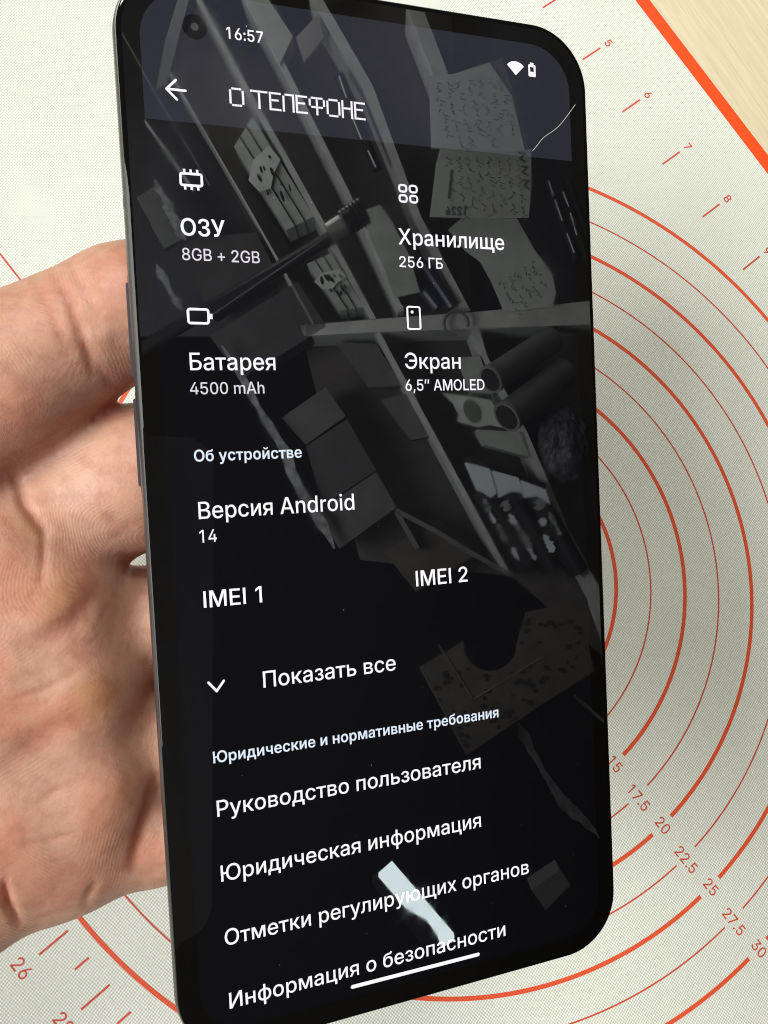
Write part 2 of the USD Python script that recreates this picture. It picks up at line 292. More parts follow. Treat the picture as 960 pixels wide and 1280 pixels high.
# ---------------------------------------------------------------- hand
def smin(a, b, k):
    h = np.clip(0.5 + 0.5 * (b - a) / k, 0, 1); return b + (a - b) * h - k * h * (1 - h)
def capsule(P, a, b, ra, rb, flat=1.0):
    a, b = np.array(a, np.float32), np.array(b, np.float32); ab = b - a
    t = np.clip(((P - a) @ ab) / (ab @ ab), 0, 1); d = P - a - t[..., None] * ab
    return np.sqrt((d ** 2).sum(-1)) - (ra + (rb - ra) * t)
FINGERS = [
  [((-96, 6, 30), 15), ((-76, -12.0, 21.0), 13.6), ((-57.5, -24.2, 18.0), 11.9), ((-39, -35.2, 19.4), 10.4), ((-21, -41.5, 20.0), 10.3), ((-4, -43, 18.5), 8.8)],
  [((-84, 14, 27), 12), ((-60, 2.5, 29), 12.5), ((-40, -7.8, 26.0), 12.2), ((-19, -14.5, 19.8), 10.2), ((2, -17, 18.4), 9.2), ((19, -17, 17.0), 7.8)],
  [((-86, 24, 28), 12), ((-58, 20, 27), 12.5), ((-40, 19.3, 30.5), 10.6), ((-16, 15, 22), 9.9), ((6, 12, 18.4), 9.2), ((24, 11, 17.0), 7.8)],
  [((-86, 36, 28), 12), ((-57, 39, 27), 12), ((-40, 40, 29.5), 10.6), ((-16, 37, 20.5), 9.4), ((5, 34, 18.0), 8.8), ((20, 33, 16.6), 7.5)],
  [((-86, 48, 28), 11), ((-56, 55, 27), 10.5), ((-40, 55.4, 27.5), 9.4), ((-19, 52, 19.4), 8.4), ((0, 49, 17.0), 7.9), ((12, 48, 15.8), 6.8)]]
PADS = [((-61, 6.5, 22.5), (-54, 11.5, 21.8), 13, 11.6), ((-60, 26, 22.5), (-52, 27, 21.4), 14, 12.2), ((-60, 42, 23.0), (-50.8, 43.5, 21.6), 14, 11.6),
        ((-62, 50, 25.0), (-53.6, 53.6, 24.2), 15, 11.2), ((-92, 24, 27), (-66, 24, 25), 18, 15), ((-92, 6, 27), (-74, 0, 25), 19, 14.5),
        ((-100, 50, 27), (-66, 51.6, 25.4), 18, 15.2), ((-100, 56, 27), (-75.5, 57.5, 24), 18, 14.5),
        ((-112, 28, 32), (-90, 30, 30), 26, 22), ((-190, 44, 36), (-112, 30, 33), 27, 25)]
def hand_sdf(P):
    d = None
    for a, b, ra, rb in PADS:
        c = capsule(P, a, b, ra, rb); d = c if d is None else smin(d, c, 6.0)
    th = None; rest = None
    for i, F in enumerate(FINGERS):
        c = None
        for (a, ra), (b, rb) in zip(F, F[1:]):
            q = capsule(P, a, b, ra, rb); c = q if c is None else smin(c, q, 2.5)
        if i == 0: th = c
        else: rest = c if rest is None else smin(rest, c, 1.6)
    d = smin(d, rest, 4.0)
    u = np.clip((-42.5 - P[..., 0]) / 5.0, 0, 1)
    return smin(d, th, 0.6 + 3.2 * u * u * (3 - 2 * u))
def surface_nets(lo, hi, h):
    ax_ = [np.arange(lo[k], hi[k] + h, h, dtype=np.float32) for k in range(3)]
    D = np.empty([len(a) for a in ax_], np.float32)
    yy, zz = np.meshgrid(ax_[1], ax_[2], indexing='ij')
    for i, x in enumerate(ax_[0]):
        D[i] = hand_sdf(np.stack([np.full_like(yy, x), yy, zz], -1))
    from scipy.ndimage import gaussian_filter
    D = gaussian_filter(D, 0.8); s = D < 0
    C = [np.s_[a:D.shape[0] - 1 + a, b:D.shape[1] - 1 + b, c:D.shape[2] - 1 + c] for a in (0, 1) for b in (0, 1) for c in (0, 1)]
    cnt = sum(s[c].astype(np.int8) for c in C); act = (cnt > 0) & (cnt < 8)
    idx = -np.ones(act.shape, np.int64); ijk = np.argwhere(act); idx[act] = np.arange(len(ijk))
    corner = np.array([(a, b, c) for a in (0, 1) for b in (0, 1) for c in (0, 1)])
    vals = np.stack([D[tuple((ijk + c).T)] for c in corner], 1); acc = np.zeros((len(ijk), 3)); n = np.zeros(len(ijk))
    for p in range(8):
        for q in range(p + 1, 8):
            if np.abs(corner[p] - corner[q]).sum() != 1: continue
            va, vb = vals[:, p], vals[:, q]; m = (va < 0) != (vb < 0)
            t = np.where(m, va / np.where(m, va - vb, 1), 0)
            acc += m[:, None] * (corner[p] + t[:, None] * (corner[q] - corner[p])); n += m
    v = (ijk + acc / n[:, None]) * h + np.array(lo)
    faces = []
    for k in range(3):
        e = np.zeros(3, int); e[k] = 1; a_, b_ = [(1, 2), (2, 0), (0, 1)][k]
        s0 = s[tuple(slice(0, D.shape[j] - e[j]) for j in range(3))]; s1 = s[tuple(slice(e[j], None) for j in range(3))]
        E = np.argwhere(s0 != s1); fl = s0[tuple(E.T)]
        ua, ub = np.eye(3, dtype=int)[a_], np.eye(3, dtype=int)[b_]
        ok = (E[:, a_] > 0) & (E[:, b_] > 0) & (E[:, a_] < act.shape[a_]) & (E[:, b_] < act.shape[b_]) & (E[:, k] < act.shape[k]); E, fl = E[ok], fl[ok]
        q = np.stack([idx[tuple((E - ua - ub).T)], idx[tuple((E - ub).T)], idx[tuple(E.T)], idx[tuple((E - ua).T)]], 1)
        q[~fl] = q[~fl][:, ::-1]; faces.append(q)
    q = np.vstack(faces); return v, np.vstack([q[:, [0, 1, 2]], q[:, [0, 2, 3]]])
hv, hf = surface_nets((-175, -62, -4), (34, 92, 66), 0.95)
hm = trimesh.Trimesh(hv, hf, process=False)
def relax(m, it, lim):
    v0 = np.array(m.vertices); trimesh.smoothing.filter_taubin(m, iterations=it); d = np.array(m.vertices) - v0; l = np.linalg.norm(d, axis=1, keepdims=True)
    m.vertices = v0 + np.nan_to_num(d) * np.minimum(1, lim / np.maximum(l, 1e-9))
relax(hm, 6, 0.35)
hm = hm.subdivide()
relax(hm, 8, 0.25)
P = np.array(hm.vertices); nrm = np.array(hm.vertex_normals)
if hm.volume < 0: nrm = -nrm
cq = P @ PH_R.T + PH_T; uv = cq[:, :2] / cq[:, 2:] * FPX + [480, 640]        # where the skin's creases were measured
front = np.clip(-nrm[:, 2] * 1.6, 0, 1)
def dist_line(pts, taper=False):
    pts = np.array(pts, float); L = np.r_[0, np.cumsum(np.hypot(*np.diff(pts, axis=0).T))]; out = np.full(len(uv), 1e9); pos = np.zeros(len(uv))
    for a, b, l0, l1 in zip(pts[:-1], pts[1:], L[:-1], L[1:]):
        t = np.clip(((uv - a) @ (b - a)) / ((b - a) @ (b - a)), 0, 1); d = np.hypot(*(uv - a - t[:, None] * (b - a)).T)
        pos = np.where(d < out, (l0 + t * (l1 - l0)) / L[-1], pos); out = np.minimum(out, d)
    return out, np.clip(np.sin(np.pi * np.clip(pos, 0, 1)), 0, 1) ** 0.7
disp_mm = np.zeros(len(P)); crease = np.zeros(len(P))
for pts, dep, wid in [
    ([(62, 335), (86, 372), (104, 425), (128, 466), (156, 497)], 0.42, 7), ([(84, 322), (106, 365), (128, 395)], 0.28, 6), ([(40, 345), (66, 392), (88, 450)], 0.22, 7),
    ([(104, 425), (112, 452), (118, 476)], 0.35, 5),
    ([(18, 815), (60, 797), (92, 778), (114, 752), (130, 722)], 0.7, 15), ([(0, 961), (42, 930), (85, 905), (125, 893)], 0.6, 18),
    ([(24, 1056), (60, 1050), (102, 1040)], 0.30, 4), ([(0, 880), (60, 860), (100, 838)], 0.25, 5), ([(40, 1010), (75, 985), (110, 975)], 0.22, 6),
    ([(196, 962), (186, 1010), (176, 1045), (163, 1092)], 1.0, 8), ([(4, 1095), (10, 1130), (27, 1160)], 1.1, 6), ([(104, 1134), (112, 1118), (122, 1100)], 0.5, 6),
    ([(20, 590), (30, 628), (48, 652), (62, 668)], 0.8, 8), ([(55, 650), (55, 700), (50, 740)], 0.3, 6), ([(130, 640), (150, 665), (172, 660)], 0.3, 9)]:
    dl, tp = dist_line(pts); w = np.exp(-(dl / wid) ** 2) * tp; disp_mm -= dep * w * front; crease = np.maximum(crease, w * front * min(1, dep / 0.7))
for (x, y), dep, wid in [((128, 418), 0.55, 15), ((78, 728), 0.5, 26), ((118, 862), 0.6, 26), ((142, 985), 0.45, 28), ((60, 1090), 0.5, 30), ((60, 420), 0.4, 40)]:
    disp_mm += dep * np.exp(-(np.hypot(uv[:, 0] - x, uv[:, 1] - y) / wid) ** 2) * front
disp_mm += (meshkit.fbm(P / 9.0, 3, 3) - 0.5) * 0.35 + (meshkit.fbm(P / 1.7, 3, 9) - 0.5) * 0.10
P2 = P + nrm * disp_mm[:, None]
# friction-ridge direction field
ph = np.zeros(len(P)); ws = np.zeros(len(P))
for (x, y), ang in [((100, 350), 62), ((40, 450), 55), ((140, 440), 70), ((130, 590), -28), ((60, 720), -72), ((110, 790), -38), ((70, 830), -30), ((150, 850), -70), ((120, 925), -4), ((60, 960), -25), ((150, 1010), -60), ((120, 1060), -75), ((50, 1080), 15), ((180, 900), -70)]:
    w = np.exp(-(np.hypot(uv[:, 0] - x, uv[:, 1] - y) / 55) ** 2) + 1e-9
    t = math.radians(ang + 90); ph += w * ((uv[:, 0] - x) * math.cos(t) + (uv[:, 1] - y) * math.sin(t)); ws += w
ph = ph / ws + (meshkit.fbm(P / 14.0, 2, 21) - 0.5) * 12
# pigment: warm skin, pinker patches, yellowish callus, redder creases
base = np.tile(np.array([0.405, 0.222, 0.152]), (len(P), 1))
red = np.clip((meshkit.fbm(P / 9.0, 4, 31) - 0.42) * 2.6, 0, 1)[:, None]
base = base * (1 - red * [0.02, 0.22, 0.26])
mot = (meshkit.fbm(P / 2.2, 3, 41) - 0.5)[:, None]; base = base * (1 + mot * [0.16, 0.26, 0.28])
for (x, y), wid, s in [((75, 745), 27, .8), ((115, 872), 30, .95), ((148, 1000), 20, .4), ((35, 660), 24, .45)]:
    w = (s * np.clip(1.35 * np.exp(-(np.hypot(uv[:, 0] - x, uv[:, 1] - y) / wid) ** 2) * (0.35 + 1.1 * meshkit.fbm(P / 3.0, 3, 71)), 0, 1) * front)[:, None]; base = base * (1 - w) + w * np.array([0.33, 0.160, 0.080])
for (x, y), wid, s in [((92, 815), 20, .55), ((96, 690), 22, .35), ((120, 1030), 30, .4), ((30, 570), 34, .35), ((55, 405), 20, .3), ((20, 1040), 30, .35)]:
    w = (s * np.exp(-(np.hypot(uv[:, 0] - x, uv[:, 1] - y) / wid) ** 2) * front)[:, None]; base = base * (1 - w) + w * np.array([0.37, 0.158, 0.105])
base = base * (1 - crease[:, None] * [0.10, 0.24, 0.26])
M_skin = mat('skin', {'c': ('attribute', {'attribute': 'skin_tone'}), 'a': ('attribute', {'attribute': 'ridge_phase'}), 'k': ('math', {'math_type': 'multiply', 'value2': 2 * math.pi / 4.1}), 's': ('math', {'math_type': 'sine'}),
    'g': ('geometry', {}), 'n': ('noise_texture', {'scale': 900.0, 'detail': 4.0}), 'n2': ('noise_texture', {'scale': 130.0, 'detail': 3.0}), 'mr': ('map_range', {'from_min': 0.42, 'from_max': 0.66, 'to_min': 0.06, 'to_max': 0.62, 'clamp': True}),
    'sm': ('math', {'math_type': 'multiply'}), 'ad': ('math', {'math_type': 'multiply_add', 'value2': 1.4}),
    'vo': ('voronoi_texture', {'scale': 1150.0, 'feature': 'distance_to_edge', 'randomness': 1.0}), 'vr': ('map_range', {'from_min': 0.0, 'from_max': 0.22, 'to_min': -1.0, 'to_max': 0.0, 'clamp': True}), 'ad2': ('math', {'math_type': 'multiply_add', 'value2': 0.9}),
    'pn': ('noise_texture', {'scale': 420.0, 'detail': 5.0, 'roughness': 0.7}), 'pr': ('rgb_ramp', {'ramp': [(0.3, (0.80, 0.70, 0.68)), (0.55, (1, 1, 1)), (0.75, (1.06, 1.04, 1.02))]}), 'pm': ('mix_color', {'blend_type': 'multiply', 'fac': 0.75}),
    'b': ('bump', {'strength': 0.42, 'distance': 0.00004}),
    'p': ('principled_bsdf', {'roughness': 0.48, 'ior': 1.4, 'subsurface_weight': 0.35, 'subsurface_scale': 0.0022, 'subsurface_radius': (1.0, 0.35, 0.2), 'subsurface_method': 'random_walk'})},
    [('c.color', 'pm.a'), ('g.position', 'pn.vector'), ('pn.fac', 'pr.fac'), ('pr.color', 'pm.b'), ('pm.result', 'p.base_color'), ('g.position', 'vo.vector'), ('vo.distance', 'vr.value'), ('vr.result', 'ad2.value1'), ('ad.value', 'ad2.value3'), ('a.fac', 'k.value1'), ('k.value', 's.value1'), ('g.position', 'n.vector'), ('g.position', 'n2.vector'), ('n2.fac', 'mr.value'), ('s.value', 'sm.value1'), ('mr.result', 'sm.value2'),
     ('n.fac', 'ad.value1'), ('sm.value', 'ad.value3'), ('ad2.value', 'b.height'), ('b.normal', 'p.normal')])
hmesh = trimesh.Trimesh(ph2w(P2), hm.faces, process=False)
if hmesh.volume < 0: hmesh.invert()
hand = obj('hand', (np.array(hmesh.vertices), np.array(hmesh.faces)), M_skin, smooth=True)
pv = UsdGeom.PrimvarsAPI(hand)
from pxr import Vt
pv.CreatePrimvar('skin_tone', Sdf.ValueTypeNames.Color3fArray, 'vertex').Set(Vt.Vec3fArray.FromNumpy(np.clip(base, 0.01, 0.95).astype(np.float32)))
pv.CreatePrimvar('ridge_phase', Sdf.ValueTypeNames.FloatArray, 'vertex').Set(Vt.FloatArray.FromNumpy(ph.astype(np.float32)))
tag(hand, 'bare hand with open palm and bent fingers holding the phone from behind', 'hand')
#REFLECT
# ---------------------------------------------------------------- the shelves opposite, seen only in the glass of the phone
# Their layout is laid out in the mirror image (as seen "through" the glass) and folded back into the room by the phone's plane.
PN = PH_R[:, 2]
def fold(q): q = np.atleast_2d(q); return cam2w(q - 2 * ((q - PH_T) @ PN)[:, None] * PN)
def vp(u, v, s): return np.array([(u - 480) / FPX * s, (v - 640) / FPX * s, s])
def prism(pts, s=1300.0, depth=25.0, s_list=None):
    P0 = Polygon(pts).buffer(0)
    k = s / FPX; poly = affinity.affine_transform(P0, [k, 0, 0, k, -480 * k, -640 * k])
    m = extr(poly, depth); m.apply_translation((0, 0, s)); m.vertices = fold(m.vertices); m.fix_normals(); return m
def rod(a, b, r, s=1290.0, s2=None, n=14, r2=None):
    p = np.array([vp(*a, s), vp(*b, s2 or s)]); t = np.linspace(0, 1, 4)[:, None]; k = s / FPX
    m = tube(p[0] * (1 - t) + p[1] * t, np.linspace(r, r2 or r, 4) * k, n); m.vertices = fold(m.vertices); m.fix_normals(); return m
def ragged(pts, w, seed):
    c = CubicSpline(range(len(pts)), np.array(pts, float))(np.linspace(0, len(pts) - 1, 60)); d = np.gradient(c, axis=0); n = np.c_[-d[:, 1], d[:, 0]] / np.hypot(*d.T)[:, None]
    q = np.c_[np.linspace(0, 9, 60), np.zeros(60), np.zeros(60)]; e = np.linspace(0, 1, 60); env = np.minimum(1, 6 * np.minimum(e, 1 - e) + .15)
    a = w * (.15 + .9 * meshkit.fbm(q, 3, seed)) * env; b = w * (.1 + .9 * meshkit.fbm(q, 3, seed + 50)) * env
    return list(np.vstack([c + n * a[:, None], (c - n * b[:, None])[::-1]]))
def strip(pts, w): return list(LineString(pts).buffer(w / 2, cap_style='flat').exterior.coords)
def shade(name, col, rough=0.7, amount=0.25, scale=30.0, **kw):
    lo = tuple(c * (1 - amount) for c in col)
    return mat(name, {'g': ('geometry', {}), 'n': ('noise_texture', {'scale': scale, 'detail': 5.0}), 'r': ('rgb_ramp', {'ramp': [(0.3, lo), (0.7, col)]}), 'p': ('principled_bsdf', dict(roughness=rough, **kw))},
               [('g.position', 'n.vector'), ('n.fac', 'r.fac'), ('r.color', 'p.base_color')])
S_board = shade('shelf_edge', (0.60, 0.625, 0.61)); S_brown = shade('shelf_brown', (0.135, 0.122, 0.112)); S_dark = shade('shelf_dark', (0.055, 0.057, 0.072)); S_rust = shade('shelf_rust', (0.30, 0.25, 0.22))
S_box = shade('grey_carton', (0.50, 0.54, 0.51)); S_paper = shade('note_paper', (0.56, 0.60, 0.57), amount=0.12); S_label = shade('torn_label', (0.70, 0.75, 0.71)); S_ink = plain('ink', (0.14, 0.15, 0.145), 0.8)
S_black = plain('black_plastic', (0.02, 0.021, 0.026), 0.25); S_navy = plain('navy_plastic', (0.03, 0.034, 0.06), 0.3); S_gap = plain('dark_gap', (0.012, 0.012, 0.013), 0.9)
S_grey = shade('grey_plastic', (0.16, 0.165, 0.165)); S_film = shade('crumpled_film', (0.42, 0.45, 0.46), 0.3, 0.7, 70.0); S_pale = shade('pale_packet', (0.78, 0.85, 0.90), amount=0.12); S_pcb = shade('perforated_board', (0.100, 0.088, 0.066), amount=0.35)
S_silver = plain('dull_steel', (0.45, 0.45, 0.44), 0.35, metallic=0.6); S_green = shade('dark_green_sticker', (0.16, 0.21, 0.18)); S_slab = plain('dark_blue_slab', (0.030, 0.032, 0.060), 0.35)
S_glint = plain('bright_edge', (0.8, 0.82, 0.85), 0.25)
rng2 = random.Random(11)
S_dim = shade('dim_film', (0.20, 0.21, 0.22), 0.3, 0.7, 70.0)
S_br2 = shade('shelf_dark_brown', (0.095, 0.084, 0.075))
shelf = thing('shelving_unit', 'tall chipboard shelving unit mirrored in the phone glass', 'shelving')
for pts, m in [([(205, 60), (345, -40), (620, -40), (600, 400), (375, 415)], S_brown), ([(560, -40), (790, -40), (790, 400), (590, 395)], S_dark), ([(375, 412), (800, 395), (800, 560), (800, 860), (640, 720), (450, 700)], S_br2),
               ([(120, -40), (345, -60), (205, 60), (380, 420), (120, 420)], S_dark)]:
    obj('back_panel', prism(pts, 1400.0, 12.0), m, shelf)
for pts, m in [
    ([(244, -2), (251, -2), (311, 110), (365, 205), (412, 290), (471, 400), (464, 400), (404, 290), (357, 205), (303, 110)], S_board),
    ([(211, 92), (213.5, 90), (300.5, 240), (352, 331), (393, 405), (390, 406), (349, 332), (298, 240)], S_board),
    ([(299, -10), (307, -10), (355, 77), (436, 238), (505, 388), (497, 390), (429, 240), (348, 80)], S_board),
    ([(386, -4), (402, -4), (466, 107), (509, 225), (527, 272), (588, 388), (578, 390), (518, 273), (501, 226), (453, 107)], S_board),
    ([(508, 5), (527, 5), (560, 92), (572, 125), (556, 125), (541, 92)], S_board),
    ([(375, 407), (467, 399), (592, 390), (692, 381), (800, 369), (800, 403), (690, 407), (590, 411), (470, 415), (380, 420)], S_board),
    ([(469, 416), (475, 415), (593, 634), (636, 714), (629, 716), (587, 636)], S_board),
    ([(590, 412), (599, 411), (609, 445), (659, 540), (710, 660), (760, 752), (790, 830), (778, 832), (750, 755), (699, 660), (649, 540), (602, 445)], S_board),
    (strip([(495, 638), (545, 664), (590, 692), (640, 719)], 6), S_grey), (strip([(496, 640), (522, 686)], 6), S_grey)]:
    obj('board', prism(pts, 1300.0, 85.0), m, shelf)
obj('cubby_side', prism([(215, 92), (248, 0), (303, 110), (350, 204), (318, 143), (292, 184), (352, 290), (372, 330), (352, 331)], 1370.0, 6.0), S_brown, shelf)
def one(name, mesh, m, label, cat, group=None): return tag(obj(name, mesh, m), label, cat, group)
def scribble(parent, o0, du, dv, rows, cols, s, seed, w=0.65):
    """Rows of illegible pen strokes on a sheet whose lines run along du and step along dv."""
    r = random.Random(seed); ls = []
    for i in range(rows):
        x = 0.0
        while x < cols:
            n = r.randint(3, 6)
            for _ in range(n):
                a = np.array(o0) + np.array(dv) * (i + r.uniform(-.1, .1)) + np.array(du) * x; b = a + np.array(du) * r.uniform(.1, .5) + np.array(dv) * r.uniform(-.33, .33)
                c = b + np.array(du) * r.uniform(-.2, .4) + np.array(dv) * r.uniform(-.3, .3)
                ls.append(LineString([a, b, c]).buffer(w / 2, quad_segs=1)); x += .55
            x += .8
    u = union_all(ls); k = s / FPX; u = affinity.affine_transform(u, [k, 0, 0, k, -480 * k, -640 * k])
    m = extr(u, 0.4); m.apply_translation((0, 0, s - 0.7)); m.vertices = fold(m.vertices); m.fix_normals(); obj('pen_writing', m, S_ink, parent)
# notes taped to the shelf edge
note = thing('paper_note', 'upper handwritten paper note taped to the shelf edge', 'note')
obj('paper', prism([(536, 95), (568, 92), (612, 78), (640, 120), (656, 187), (640, 190), (539, 185)], 1262.0, 1.0), S_paper, note)
obj('folded_edge', prism([(612, 78), (628, 72), (640, 110), (660, 186), (656, 187), (640, 130)], 1266.0, 1.0), S_grey, note)
scribble(note, (546, 104), (1.2, 6.0), (13.5, -1.0), 8, 12, 1262.0, 3)
note = thing('paper_note', 'lower creased paper note with rows of pen writing', 'note')
obj('paper', prism([(551, 182), (664, 186), (664, 235), (661, 272), (600, 273), (537, 271), (545, 205)], 1272.0, 1.0), S_paper, note)
scribble(note, (560, 196), (.6, 6.0), (12.5, 0.2), 8, 11, 1272.0, 4)
k = text_poly('1226', 11, 700, 27); k = affinity.affine_transform(k, [-1, 0, 0, -1, 584, 269])
for g in list(getattr(k, 'geoms', [k])): obj('pen_writing', prism(list(g.exterior.coords), 1271.2, .4), S_ink, note)
for i, (x, y) in enumerate([(652, 196), (655, 213), (657, 230)]):
    obj('pen_writing', prism(list(LineString([(x - 3, y - 5), (x + 4, y - 4), (x - 2, y + 2), (x + 4, y + 6)]).buffer(1.3).exterior.coords), 1271.0, .4), S_ink, note)
obj('pen_writing', prism(strip([(565, 212), (561, 248)], 3.2), 1271.0, .4), S_ink, note)
note = thing('paper_note', 'long curled paper note hanging below the other notes', 'note')
obj('paper', prism([(560, 287), (577, 273), (646, 273), (668, 312), (690, 342), (695, 365), (691, 383), (630, 390), (614, 352), (600, 327), (582, 314)], 1284.0, 1.0), S_paper, note)
scribble(note, (626, 352), (3.2, 5.6), (9.5, -6.0), 5, 6, 1284.0, 6)
# cartons on the shelves
for pts, lab in [([(292, 184), (316, 145), (393, 270), (357, 288)], 'bundle of three long grey cartons on the first shelf'), ([(383, 330), (415, 316), (455, 384), (424, 388)], 'bundle of grey cartons with torn labels behind the arm')]:
    c = thing('carton_bundle', lab, 'box'); a, b, e, d = map(np.array, pts)
    for i in range(3):
        t0, t1 = i / 3 + .02, (i + 1) / 3 - .02
        obj('carton', prism([a + (b - a) * t0, a + (b - a) * t1, d + (e - d) * t1, d + (e - d) * t0], 1300.0 + 5 * i, 60.0), S_box, c)
    for f0, f1 in ((.30, .52), (.60, .68)):
        q = lambda t, f: (a + (b - a) * t) * (1 - f) + (d + (e - d) * t) * f
        if f0 < .5: obj('torn_label', prism([q(-.15, f0 + .05), q(.3, f0 - .05), q(.95, f0 - .02), q(1.02, f1 - .08), q(.6, f1 - .03), q(.3, f1 + .05), q(-.06, f1)], 1296.0, 1.0), S_label, c)
        for j in range(5):
            z = q(.18 + .16 * j + rng2.uniform(-.06, .06), (f0 + f1) / 2 + rng2.uniform(-.06, .06)); obj('ink_blot', prism(list(affinity.rotate(affinity.scale(Point(*z).buffer(rng2.uniform(1.2, 3.2)), .6, rng2.uniform(1.0, 2.6)), -28 + rng2.uniform(-20, 20)).exterior.coords), 1294.5, .4), S_gap, c)
one('grey_panel', prism([(303, -5), (333, -5), (366, 45), (350, 80)], 1296.0, 40.0), S_box, 'pale grey box end at the top of the second shelf', 'box')
one('steel_blade', prism([(370, 47), (397, 18), (405, 46), (380, 78)], 1296.0, 8.0), S_silver, 'grey wedge shaped blade between two shelf boards', 'blade')
bag = thing('cable_coil', 'black cable coil with bright glints under the third board', 'cable')
obj('coil', rod((424, 95), (472, 212), 7, 1305), S_black, bag)
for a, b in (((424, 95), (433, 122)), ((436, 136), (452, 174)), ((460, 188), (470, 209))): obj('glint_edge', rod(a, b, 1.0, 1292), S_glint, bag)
bag = thing('cable_coil', 'black cable bundle with glints hanging at the right shelf end', 'cable')
for dx in (0, 14, 26): obj('coil', rod((684 + dx, 225), (722 + dx, 325), 5, 1310), S_black, bag)
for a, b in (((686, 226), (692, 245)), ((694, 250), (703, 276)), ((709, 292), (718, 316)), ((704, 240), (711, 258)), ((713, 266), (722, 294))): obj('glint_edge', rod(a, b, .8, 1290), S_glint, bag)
# spring arm of a bench lamp crossing in front
arm = thing('lamp_arm', 'black spring arm of a bench lamp reaching across the shelves', 'lamp arm')
obj('rod', rod((170, 440), (425, 291), 8.5, 1020.0, r2=9.0), S_black, arm)
obj('rod', rod((262, 396), (420, 288), 1.0, 990.0), S_grey, arm)
obj('joint', rod((412, 292), (438, 275), 13, 1010.0, n=20), S_silver, arm)
for i in range(6): obj('coil', rod((430 + i * 4.4, 280 - i * 3.0), (432.6 + i * 4.4, 278.4 - i * 3.0), 17, 1000.0, n=20), S_black, arm)
one('hanging_sheet', prism([(452, 264), (475, 256), (490, 277), (512, 320), (525, 365), (497, 371), (478, 330), (464, 300)], 1276.0, 2.0), S_box, 'grey sheet of padding hanging over the shelf board', 'sheet')
one('hanging_sheet', prism([(453, 284), (468, 290), (492, 371), (505, 384), (498, 388), (488, 370)], 1282.0, 2.0), S_label, 'narrow pale strip beside the grey hanging sheet', 'strip')
for pts in ([(517, 345), (548, 385)], [(530, 330), (566, 384)]): one('tool_grip', rod(*pts, 9, 1300), S_navy, 'dark blue tool grip lying over the shelf end' if pts[0][0] < 520 else 'second dark blue tool grip nearer the brown board', 'tool')
t_ = np.linspace(0.3, 2 * math.pi - .9, 24); m = tube(np.array([vp(570 + 15 * math.cos(a + 1.2), 404 + 15 * math.sin(a + 1.2), 1285.0) for a in t_]), 3.0, 8); m.vertices = fold(m.vertices); m.fix_normals()
one('cup_hook', m, S_grey, 'small round hook hanging from the shelf rail', 'hook')
def pipe(a, b, r, label):
    c = thing('cardboard_tube', label, 'tube'); A, B = vp(*a, 1240.0), vp(*b, 1310.0); d = (B - A) / np.linalg.norm(B - A); r = r * 1240 / FPX
    def seg(t0, t1, r0, n=32):
        q = np.array([A + d * t for t in np.linspace(t0, t1, 4)]); m = tube(q, r0, n); m.vertices = fold(m.vertices); m.fix_normals(); return m
    obj('tube_body', seg(0, np.linalg.norm(B - A), r), S_grey, c); obj('tube_rim', seg(-2, 4, r * 1.04), S_f0, c); obj('tube_mouth', seg(-3, 2, r * .84), S_gap, c)
S_f0 = shade('rim_grey', (0.22, 0.22, 0.22))
pipe((614, 474), (690, 425), 18, 'upper dark cardboard tube lying on the rail'); pipe((634, 521), (705, 465), 20, 'lower dark cardboard tube with a thick rim')
for pts, lab in [([(575, 447), (600, 445), (616, 492), (590, 490)], 'small grey carton above the torn packet'), ([(596, 537), (655, 540), (664, 572), (606, 556)], 'flat grey carton below the torn packet')]: one('carton', prism(pts, 1300.0, 40.0), S_box, lab, 'box')
tp = thing('torn_packet', 'torn white packet with a dark green round sticker', 'packet')
obj('paper', prism([(553, 491), (590, 496), (614, 500), (634, 536), (612, 531), (598, 534), (572, 527), (573, 518), (566, 504)], 1294.0, 3.0), S_label, tp)
obj('sticker', prism(list(affinity.rotate(affinity.scale(Point(590, 514).buffer(12), .8, 1.3), -25).exterior.coords), 1292.0, 1.0), S_green, tp)
for i, (top, a, b) in enumerate([([(583, 578), (612, 586), (621, 616), (614, 622), (598, 612)], (603, 612), (660, 705)), ([(615, 588), (648, 597), (655, 616), (640, 614), (624, 622)], (634, 612), (690, 712)), ([(651, 600), (682, 612), (688, 630), (672, 620), (657, 622)], (668, 618), (722, 716))]):
    c = thing('glossy_packet', ('left', 'middle', 'right')[i] + ' one of three glossy black packets with pale tops', 'packet')
    obj('pale_top', prism(top, 1270.0, 30.0), S_pale, c); obj('film_body', rod(a, b, 14, 1300.0, n=20), S_black, c)
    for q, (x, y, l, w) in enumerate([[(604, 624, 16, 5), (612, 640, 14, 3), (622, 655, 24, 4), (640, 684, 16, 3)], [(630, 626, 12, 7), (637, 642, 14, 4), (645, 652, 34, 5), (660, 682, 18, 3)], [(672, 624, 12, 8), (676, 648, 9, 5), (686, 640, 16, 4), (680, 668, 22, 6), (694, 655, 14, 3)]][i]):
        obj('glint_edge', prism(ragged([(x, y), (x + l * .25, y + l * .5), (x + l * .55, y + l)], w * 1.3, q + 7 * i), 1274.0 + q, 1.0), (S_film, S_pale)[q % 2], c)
    obj('dark_lid', prism([(top[0][0], top[0][1] - 8), (top[1][0], top[1][1] - 8), top[1], top[0]], 1292.0, 30.0), S_gap, c)
m = trimesh.creation.icosphere(subdivisions=4, radius=1.0); v = m.vertices * (1 + 0.6 * (meshkit.fbm(m.vertices * 2.3 + 9, 4, 5)[:, None] - .5)); m.vertices = fold(vp(706, 556, 1300.0) + v * [46, 66, 40]); m.fix_normals()
